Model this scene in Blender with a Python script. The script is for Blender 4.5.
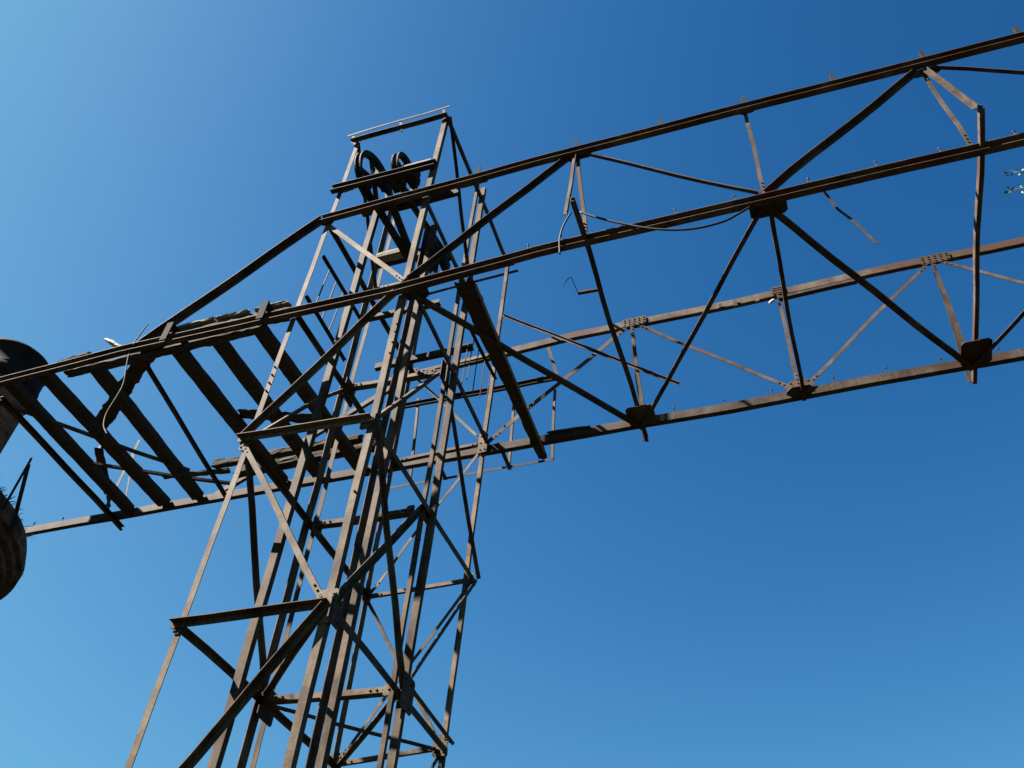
import bpy, bmesh, math, random
from mathutils import Vector, Matrix, noise

for o in list(bpy.data.objects):
    bpy.data.objects.remove(o)
scene = bpy.context.scene
col = scene.collection

# ------------------------------------------------------------------ camera
CAM_LOC = (0.0, 0.0, 1.6)
cam_data = bpy.data.cameras.new('camera')
cam_data.sensor_width = 36.0
cam_data.sensor_fit = 'HORIZONTAL'
cam_data.lens = 32.285
cam_data.clip_start = 0.05
cam_data.clip_end = 5000
cam = bpy.data.objects.new('camera', cam_data)
col.objects.link(cam)
m3 = Matrix([[0.946429, 0.190745, 0.260553], [0.317574, -0.695912, -0.644091], [0.058465, 0.692331, -0.719207]])
cam.matrix_world = Matrix.Translation(CAM_LOC) @ m3.to_4x4()
scene.camera = cam

# ------------------------------------------------------------------ sky and sun
SUN_EL = math.radians(46)
SUN_AZ = math.radians(-121)          # measured from +Y towards +X
sun_vec = Vector((math.sin(SUN_AZ) * math.cos(SUN_EL), math.cos(SUN_AZ) * math.cos(SUN_EL), math.sin(SUN_EL)))
world = bpy.data.worlds.new('World')
scene.world = world
world.use_nodes = True
wn = world.node_tree
wn.nodes.clear()
sky = wn.nodes.new('ShaderNodeTexSky')
sky.sky_type = 'NISHITA'
sky.sun_disc = False
sky.sun_elevation = SUN_EL
sky.sun_rotation = SUN_AZ
sky.altitude = 600
sky.air_density = 1.0
sky.dust_density = 1.4
sky.ozone_density = 6.0
bg = wn.nodes.new('ShaderNodeBackground')
bg.inputs['Strength'].default_value = 0.05
wo = wn.nodes.new('ShaderNodeOutputWorld')
EXPOSURE = 2.9
# deep, saturated blue of the clear summer sky: contrast of each colour channel
sp = wn.nodes.new('ShaderNodeSeparateColor')
cb = wn.nodes.new('ShaderNodeCombineColor')
wn.links.new(sky.outputs[0], sp.inputs[0])
def mathnode(op, a, b=None):
    n = wn.nodes.new('ShaderNodeMath')
    n.operation = op
    for k, v in ((0, a), (1, b)):
        if isinstance(v, (int, float)):
            n.inputs[k].default_value = v
        elif v is not None:
            wn.links.new(v, n.inputs[k])
    return n.outputs[0]
for ch, (power, gain, top) in enumerate(((2.9, 700.0, 0.172), (1.9, 37.0, 0.585), (1.75, 19.0, 0.841))):
    x = mathnode('MULTIPLY', mathnode('POWER', sp.outputs[ch], power), gain * 0.05 ** power)
    # soft shoulder so that the haze near the sun and the horizon does not burn out
    d = mathnode('SQRT', mathnode('ADD', 1.0, mathnode('POWER', mathnode('DIVIDE', x, top), 2.0)))
    y = mathnode('MULTIPLY', mathnode('DIVIDE', x, d), 1 / (0.05 * 2 ** EXPOSURE))
    wn.links.new(y, cb.inputs[ch])
wn.links.new(cb.outputs[0], bg.inputs[0])
wn.links.new(bg.outputs[0], wo.inputs[0])

sl = bpy.data.lights.new('sun', 'SUN')
sl.energy = 5.0
sl.angle = math.radians(0.53)
sl.color = (1.0, 0.95, 0.87)
so = bpy.data.objects.new('sun', sl)
so.rotation_euler = sun_vec.to_track_quat('Z', 'Y').to_euler()
so.location = (0, 0, 40)
col.objects.link(so)

scene.view_settings.view_transform = 'Standard'
scene.view_settings.look = 'None'
scene.view_settings.gamma = 1.0
scene.view_settings.use_curve_mapping = False
scene.view_settings.exposure = EXPOSURE
scene.render.resolution_x = 1024
scene.render.resolution_y = 768

rnd = random.Random(7)

# ------------------------------------------------------------------ materials
def new_mat(name, rough=0.8):
    m = bpy.data.materials.new(name)
    m.use_nodes = True
    b = m.node_tree.nodes['Principled BSDF']
    b.inputs['Roughness'].default_value = rough
    b.inputs['Specular IOR Level'].default_value = 0.06
    return m, m.node_tree, b

def ramp(nt, stops):
    r = nt.nodes.new('ShaderNodeValToRGB')
    e = r.color_ramp.elements
    e[0].position, e[0].color = stops[0][0], (*stops[0][1], 1)
    e[1].position, e[1].color = stops[-1][0], (*stops[-1][1], 1)
    for p, c in stops[1:-1]:
        x = e.new(p)
        x.color = (*c, 1)
    return r

def tex_noise(nt, scale, detail=6, rough=0.6, stretch=None):
    tc = nt.nodes.new('ShaderNodeTexCoord')
    n = nt.nodes.new('ShaderNodeTexNoise')
    n.inputs['Scale'].default_value = scale
    n.inputs['Detail'].default_value = detail
    n.inputs['Roughness'].default_value = rough
    if stretch:
        mp = nt.nodes.new('ShaderNodeMapping')
        mp.inputs['Scale'].default_value = stretch
        nt.links.new(tc.outputs['Object'], mp.inputs[0])
        nt.links.new(mp.outputs[0], n.inputs['Vector'])
    else:
        nt.links.new(tc.outputs['Object'], n.inputs['Vector'])
    return n

def mix(nt, fac, a, b, mode='MIX'):
    x = nt.nodes.new('ShaderNodeMix')
    x.data_type = 'RGBA'
    x.blend_type = mode
    for s, v in ((0, fac), (6, a), (7, b)):
        if isinstance(v, (int, float)):
            x.inputs[s].default_value = v
        elif isinstance(v, tuple):
            x.inputs[s].default_value = (*v, 1)
        else:
            nt.links.new(v, x.inputs[s])
    return x.outputs[2]

def bump(nt, b, src, strength, dist=0.01):
    bp = nt.nodes.new('ShaderNodeBump')
    bp.inputs['Strength'].default_value = strength
    bp.inputs['Distance'].default_value = dist
    nt.links.new(src, bp.inputs['Height'])
    nt.links.new(bp.outputs[0], b.inputs['Normal'])

def steel_mat(name, light, mid, dark, rust, rust_at):
    m, nt, b = new_mat(name, 0.72)
    n1 = tex_noise(nt, 2.3, 8, 0.65)
    n2 = tex_noise(nt, 30, 5, 0.7)
    n3 = tex_noise(nt, 1.1, 4, 0.5)
    r1 = ramp(nt, [(0.34, dark), (0.47, mid), (0.60, light)])
    nt.links.new(n1.outputs[0], r1.inputs[0])
    r2 = ramp(nt, [(0.3, (0.62, 0.58, 0.54)), (0.65, (1.08, 1.06, 1.04))])
    nt.links.new(n2.outputs[0], r2.inputs[0])
    c = mix(nt, 0.85, r1.outputs[0], r2.outputs[0], 'MULTIPLY')
    n4 = tex_noise(nt, 9, 6, 0.7, (1.0, 1.0, 0.12))
    r4 = ramp(nt, [(0.38, (0.55, 0.5, 0.46)), (0.55, (1.0, 1.0, 1.0))])
    nt.links.new(n4.outputs[0], r4.inputs[0])
    c = mix(nt, 0.6, c, r4.outputs[0], 'MULTIPLY')
    r3 = ramp(nt, [(rust_at, (0, 0, 0)), (rust_at + 0.12, (1, 1, 1))])
    nt.links.new(n3.outputs[0], r3.inputs[0])
    c = mix(nt, r3.outputs[0], c, mix(nt, 0.7, rust, r2.outputs[0], 'MULTIPLY'))
    oi = nt.nodes.new('ShaderNodeObjectInfo')
    ro = ramp(nt, [(0.0, (0.72, 0.68, 0.65)), (0.5, (1.0, 0.97, 0.94)), (1.0, (1.2, 1.18, 1.16))])
    nt.links.new(oi.outputs['Random'], ro.inputs[0])
    c = mix(nt, 1.0, c, ro.outputs[0], 'MULTIPLY')
    nt.links.new(c, b.inputs['Base Color'])
    bump(nt, b, n2.outputs[0], 0.35, 0.004)
    return m

STEEL = steel_mat('weathered_steel', (0.084, 0.064, 0.045), (0.058, 0.042, 0.029), (0.027, 0.019, 0.014), (0.038, 0.021, 0.014), 0.55)
RUSTY = steel_mat('rusty_steel', (0.062, 0.048, 0.038), (0.041, 0.030, 0.024), (0.020, 0.014, 0.011), (0.034, 0.018, 0.013), 0.5)
IRON = steel_mat('greased_iron', (0.03, 0.027, 0.025), (0.02, 0.018, 0.016), (0.013, 0.011, 0.01), (0.035, 0.02, 0.014), 0.58)

def wood_mat(name, light, dark, moss=None):
    m, nt, b = new_mat(name, 0.9)
    n1 = tex_noise(nt, 6, 8, 0.7, (0.5, 3.0, 3.0))
    n2 = tex_noise(nt, 24, 6, 0.7)
    n3 = tex_noise(nt, 4, 5, 0.6)
    r1 = ramp(nt, [(0.3, dark), (0.7, light)])
    nt.links.new(n1.outputs[0], r1.inputs[0])
    r2 = ramp(nt, [(0.3, (0.5, 0.48, 0.46)), (0.7, (1.1, 1.1, 1.1))])
    nt.links.new(n2.outputs[0], r2.inputs[0])
    c = mix(nt, 0.8, r1.outputs[0], r2.outputs[0], 'MULTIPLY')
    if moss:
        r3 = ramp(nt, [(0.45, (0, 0, 0)), (0.6, (1, 1, 1))])
        nt.links.new(n3.outputs[0], r3.inputs[0])
        c = mix(nt, r3.outputs[0], c, moss)
    nt.links.new(c, b.inputs['Base Color'])
    bump(nt, b, n1.outputs[0], 0.7, 0.012)
    return m

WOOD = wood_mat('rotten_sleeper_wood', (0.055, 0.042, 0.032), (0.019, 0.015, 0.012))
MOSSY = wood_mat('mossy_timber', (0.19, 0.175, 0.145), (0.10, 0.09, 0.07), (0.11, 0.11, 0.06))
PALEWOOD = wood_mat('bleached_board', (0.36, 0.33, 0.28), (0.2, 0.18, 0.15))

def simple_mat(name, c1, c2, scale, rough=0.9):
    m, nt, b = new_mat(name, rough)
    n = tex_noise(nt, scale, 6, 0.65)
    r = ramp(nt, [(0.35, c1), (0.65, c2)])
    nt.links.new(n.outputs[0], r.inputs[0])
    nt.links.new(r.outputs[0], b.inputs['Base Color'])
    return m

CABLE = simple_mat('black_cable', (0.012, 0.012, 0.012), (0.022, 0.02, 0.019), 20, 0.6)
STRAP = simple_mat('worn_strap', (0.035, 0.03, 0.026), (0.10, 0.09, 0.08), 3, 0.8)
GROUND = simple_mat('dry_grass_ground', (0.012, 0.014, 0.008), (0.022, 0.02, 0.013), 0.9)
GRASS = simple_mat('dry_grass_blades', (0.03, 0.028, 0.013), (0.07, 0.06, 0.03), 6)
BARK = simple_mat('grey_bark', (0.07, 0.06, 0.05), (0.16, 0.14, 0.12), 14)
LEAF = simple_mat('silver_green_leaf', (0.06, 0.095, 0.03), (0.12, 0.16, 0.065), 5, 0.6)
SOOT = simple_mat('sooty_iron', (0.007, 0.007, 0.007), (0.016, 0.014, 0.013), 5)
BULB = simple_mat('porcelain', (0.3, 0.3, 0.28), (0.4, 0.39, 0.37), 8, 0.4)

def brick_mat(name, radius, c1=(0.21, 0.09, 0.06, 1), c2=(0.13, 0.065, 0.045, 1)):
    m, nt, b = new_mat(name, 0.92)
    tc = nt.nodes.new('ShaderNodeTexCoord')
    sx = nt.nodes.new('ShaderNodeSeparateXYZ')
    nt.links.new(tc.outputs['Object'], sx.inputs[0])
    at = nt.nodes.new('ShaderNodeMath')
    at.operation = 'ARCTAN2'
    nt.links.new(sx.outputs[1], at.inputs[0])
    nt.links.new(sx.outputs[0], at.inputs[1])
    mu = nt.nodes.new('ShaderNodeMath')
    mu.operation = 'MULTIPLY'
    mu.inputs[1].default_value = radius
    nt.links.new(at.outputs[0], mu.inputs[0])
    cb = nt.nodes.new('ShaderNodeCombineXYZ')
    nt.links.new(mu.outputs[0], cb.inputs[0])
    nt.links.new(sx.outputs[2], cb.inputs[1])
    bt = nt.nodes.new('ShaderNodeTexBrick')
    bt.inputs['Scale'].default_value = 1.0
    bt.inputs['Brick Width'].default_value = 0.25
    bt.inputs['Row Height'].default_value = 0.075
    bt.inputs['Mortar Size'].default_value = 0.008
    bt.inputs['Color1'].default_value = c1
    bt.inputs['Color2'].default_value = c2
    bt.inputs['Mortar'].default_value = (0.08, 0.065, 0.05, 1)
    nt.links.new(cb.outputs[0], bt.inputs['Vector'])
    n = tex_noise(nt, 3, 8, 0.7)
    r = ramp(nt, [(0.35, (0.25, 0.22, 0.2)), (0.65, (1.0, 1.0, 1.0))])
    nt.links.new(n.outputs[0], r.inputs[0])
    c = mix(nt, 0.9, bt.outputs['Color'], r.outputs[0], 'MULTIPLY')
    nt.links.new(c, b.inputs['Base Color'])
    bump(nt, b, bt.outputs['Fac'], -0.6, 0.01)
    return m

# ------------------------------------------------------------------ helpers
def link_mesh(name, bm, mat, parent=None, smooth=False):
    me = bpy.data.meshes.new(name)
    bmesh.ops.recalc_face_normals(bm, faces=bm.faces[:])
    bm.to_mesh(me)
    bm.free()
    me.materials.append(mat)
    if smooth:
        for p in me.polygons:
            p.use_smooth = True
    o = bpy.data.objects.new(name, me)
    col.objects.link(o)
    if parent is not None:
        o.parent = parent
        o.matrix_parent_inverse = Matrix.Identity(4)
        # meshes are written in world coordinates; move them into the parent's frame
        me.transform(parent_world(parent).inverted())
    return o

WORLD = {}
def parent_world(p):
    return WORLD.get(p.name, Matrix.Identity(4))

def tag(o, label, cat, group=None, kind=None):
    o['label'] = label
    o['category'] = cat
    if group:
        o['group'] = group
    if kind:
        o['kind'] = kind
    return o

def thing(name, label, cat, loc, group=None):
    o = bpy.data.objects.new(name, None)
    o.empty_display_size = 0.3
    col.objects.link(o)
    o.location = loc
    WORLD[o.name] = Matrix.Translation(loc)
    return tag(o, label, cat, group)

def single(name, bm, mat, loc, label, cat, group=None, smooth=False):
    bmesh.ops.translate(bm, verts=bm.verts[:], vec=-Vector(loc))
    o = link_mesh(name, bm, mat, None, smooth)
    o.location = loc
    WORLD[o.name] = Matrix.Translation(loc)
    return tag(o, label, cat, group)

def section(kind, dims):
    if kind == 'L':
        a, b, t = dims
        return [(0, 0), (a, 0), (a, t), (t, t), (t, b), (0, b)]
    if kind == 'C':
        h, b, t = dims
        k = h / 2
        return [(-k, 0), (k, 0), (k, b), (k - t, b), (k - t, t), (-k + t, t), (-k + t, b), (-k, b)]
    a, b = dims
    return [(-a / 2, -b / 2), (a / 2, -b / 2), (a / 2, b / 2), (-a / 2, b / 2)]

def add_member(bm, p, q, kind, dims, U, V, wob=0.0, via=(), rivets=False):
    pts = [Vector(p)] + [Vector(x) for x in via] + [Vector(q)]
    d = (pts[-1] - pts[0]).normalized()
    u = Vector(U) - d * d.dot(Vector(U))
    u.normalize()
    v = d.cross(u)
    if v.dot(Vector(V)) < 0:
        v = -v
    prof = section(kind, dims)
    cs = []
    sd = rnd.random() * 50
    run = 0.0
    for a, b in zip(pts, pts[1:]):
        L = (b - a).length
        m = max(1, int(L / 0.45)) if wob else 1
        for i in range(m):
            c = a.lerp(b, i / m)
            if wob and cs:
                t = run + L * i / m
                c = c + wob * (u * noise.noise((sd, t * 0.7, 0)) + v * noise.noise((sd, t * 0.7, 9)))
            cs.append(c)
        run += L
    cs.append(pts[-1])
    rings = [[bm.verts.new(c + u * a + v * b) for a, b in prof] for c in cs]
    n = len(cs) - 1
    k = len(prof)
    for i in range(n):
        for j in range(k):
            bm.faces.new((rings[i][j], rings[i][(j + 1) % k], rings[i + 1][(j + 1) % k], rings[i + 1][j]))
    if kind == 'L' and rivets and (pts[-1] - pts[0]).length > 0.9:
        d0, d1 = (pts[1] - pts[0]).normalized(), (pts[-2] - pts[-1]).normalized()
        for o, dd in ((pts[0], d0), (pts[-1], d1)):
            for t in (0.10, 0.19, 0.28):
                c = o + dd * t + u * (dims[0] * 0.55)
                add_cyl(bm, c - v * 0.013, c + v * (dims[2] + 0.013), 0.015, 0.015, 6)
    # end caps: split the section into convex quads
    if kind == 'L':
        quads = [(0, 1, 2, 3), (0, 3, 4, 5)]
    elif kind == 'C':
        quads = [(1, 2, 3, 4), (0, 1, 4, 5), (0, 5, 6, 7)]
    else:
        quads = [(0, 1, 2, 3)]
    for rg in (rings[0], rings[-1]):
        for qd in quads:
            bm.faces.new([rg[x] for x in qd])

def member(name, parent, p, q, kind, dims, U, V, mat, wob=0.012, via=()):
    bm = bmesh.new()
    add_member(bm, p, q, kind, dims, U, V, wob, via, name in ('brace', 'ring_beam', 'side_beam', 'diagonal', 'lateral', 'vertical', 'plan_brace'))
    return link_mesh(name, bm, mat, parent)

def add_cyl(bm, p, q, r0, r1=None, n=10, cap=True):
    p, q = Vector(p), Vector(q)
    r1 = r0 if r1 is None else r1
    d = (q - p).normalized()
    u = d.orthogonal().normalized()
    v = d.cross(u)
    A, B = [], []
    for i in range(n):
        a = 2 * math.pi * i / n
        w = u * math.cos(a) + v * math.sin(a)
        A.append(bm.verts.new(p + w * r0))
        B.append(bm.verts.new(q + w * r1))
    for i in range(n):
        bm.faces.new((A[i], A[(i + 1) % n], B[(i + 1) % n], B[i]))
    if cap:
        bm.faces.new(A)
        bm.faces.new(B)

def add_tube(bm, pts, r, n=6):
    pts = [Vector(p) for p in pts]
    rings = []
    u = None
    for i, p in enumerate(pts):
        d = (pts[min(i + 1, len(pts) - 1)] - pts[max(i - 1, 0)]).normalized()
        u = (d.orthogonal() if u is None else u - d * d.dot(u)).normalized()
        v = d.cross(u)
        rr = r[i] if isinstance(r, (list, tuple)) else r
        rings.append([bm.verts.new(p + rr * (u * math.cos(2 * math.pi * k / n) + v * math.sin(2 * math.pi * k / n))) for k in range(n)])
    for a, b in zip(rings, rings[1:]):
        for k in range(n):
            bm.faces.new((a[k], a[(k + 1) % n], b[(k + 1) % n], b[k]))
    bm.faces.new(rings[0])
    bm.faces.new(rings[-1])

def curve_pts(pts, n=6):
    pts = [Vector(p) for p in pts]
    out = []
    for i in range(len(pts) - 1):
        p0 = pts[max(i - 1, 0)]; p1 = pts[i]; p2 = pts[i + 1]; p3 = pts[min(i + 2, len(pts) - 1)]
        for k in range(n):
            t = k / n
            out.append(0.5 * ((2 * p1) + (p2 - p0) * t + (2 * p0 - 5 * p1 + 4 * p2 - p3) * t * t + (3 * p1 - p0 - 3 * p2 + p3) * t ** 3))
    out.append(pts[-1])
    return out

def add_box(bm, lo, hi):
    x0, y0, z0 = lo
    x1, y1, z1 = hi
    vs = [bm.verts.new(c) for c in ((x0, y0, z0), (x1, y0, z0), (x1, y1, z0), (x0, y1, z0), (x0, y0, z1), (x1, y0, z1), (x1, y1, z1), (x0, y1, z1))]
    for f in ((0, 3, 2, 1), (4, 5, 6, 7), (0, 1, 5, 4), (1, 2, 6, 5), (2, 3, 7, 6), (3, 0, 4, 7)):
        bm.faces.new([vs[i] for i in f])

def timber_bm(p, q, w, h, rough=0.012, ragged=0.1, step=0.1, seed=0, taper=1.0):
    """a weathered timber between two points: worn arrises, splits and ragged ends"""
    bm = bmesh.new()
    p, q = Vector(p), Vector(q)
    d = (q - p).normalized()
    side = d.cross(Vector((0, 0, 1))).normalized()
    up = side.cross(d)
    L = (q - p).length
    n = max(4, int(L / step))
    prof = []
    m = 4
    for a, b, c, e in ((-1, -1, 1, -1), (1, -1, 1, 1), (1, 1, -1, 1), (-1, 1, -1, -1)):
        for k in range(m):
            prof.append((a + (c - a) * k / m, b + (e - b) * k / m))
    r = random.Random(seed)
    endj = [(r.random() * ragged, r.random() * ragged) for _ in prof]
    rings = []
    for i in range(n + 1):
        t = i / n
        ring = []
        for j, (a, b) in enumerate(prof):
            k = 0.93 if abs(a) == 1 and abs(b) == 1 else 1.0
            s = t * L
            if i == 0:
                s += endj[j][0]
            if i == n:
                s -= endj[j][1]
            nz = noise.noise((s * 4 + seed * 7.1, a * 1.5, b * 1.5)) + 0.6 * noise.noise((s * 15 + seed, a * 3, b * 3))
            kk = k + nz * rough / (0.5 * min(w, h))
            ring.append(bm.verts.new(p + d * s + side * (a * w / 2 * kk * (1 + (taper - 1) * t)) + up * (b * h / 2 * kk)))
        rings.append(ring)
    K = len(prof)
    for i in range(n):
        for j in range(K):
            bm.faces.new((rings[i][j], rings[i][(j + 1) % K], rings[i + 1][(j + 1) % K], rings[i + 1][j]))
    bm.faces.new(rings[0])
    bm.faces.new(rings[-1])
    return bm

def plate(name, parent, c, ax, w, h, t, mat, bolts=(), cut=0.0, tilt=0.0, side=-1):
    """a gusset: a chamfered plate normal to axis ax ('X','Y','Z') with bolt heads on its visible side"""
    bm = bmesh.new()
    c = Vector(c)
    e = {'X': (Vector((0, 1, 0)), Vector((0, 0, 1)), Vector((1, 0, 0))),
         'Y': (Vector((1, 0, 0)), Vector((0, 0, 1)), Vector((0, 1, 0))),
         'Z': (Vector((1, 0, 0)), Vector((0, 1, 0)), Vector((0, 0, 1)))}[ax]
    u, v, n = e
    if tilt:
        ca, sa = math.cos(tilt), math.sin(tilt)
        u, v = u * ca + v * sa, v * ca - u * sa
    k = cut
    out = [(-w / 2 + k, -h / 2), (w / 2 - k, -h / 2), (w / 2, -h / 2 + k), (w / 2, h / 2 - k), (w / 2 - k, h / 2), (-w / 2 + k, h / 2), (-w / 2, h / 2 - k), (-w / 2, -h / 2 + k)]
    if not k:
        out = [(-w / 2, -h / 2), (w / 2, -h / 2), (w / 2, h / 2), (-w / 2, h / 2)]
    A = [bm.verts.new(c + u * a + v * b - n * t / 2) for a, b in out]
    B = [bm.verts.new(c + u * a + v * b + n * t / 2) for a, b in out]
    bm.faces.new(A)
    bm.faces.new(B)
    for i in range(len(out)):
        j = (i + 1) % len(out)
        bm.faces.new((A[i], A[j], B[j], B[i]))
    for a, b in bolts:
        o = c + u * (a * w / 2) + v * (b * h / 2)
        add_cyl(bm, o + n * (side * t * 0.4), o + n * (side * (t / 2 + 0.014)), 0.017, 0.014, 6)
    return link_mesh(name, bm, mat, parent)

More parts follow.
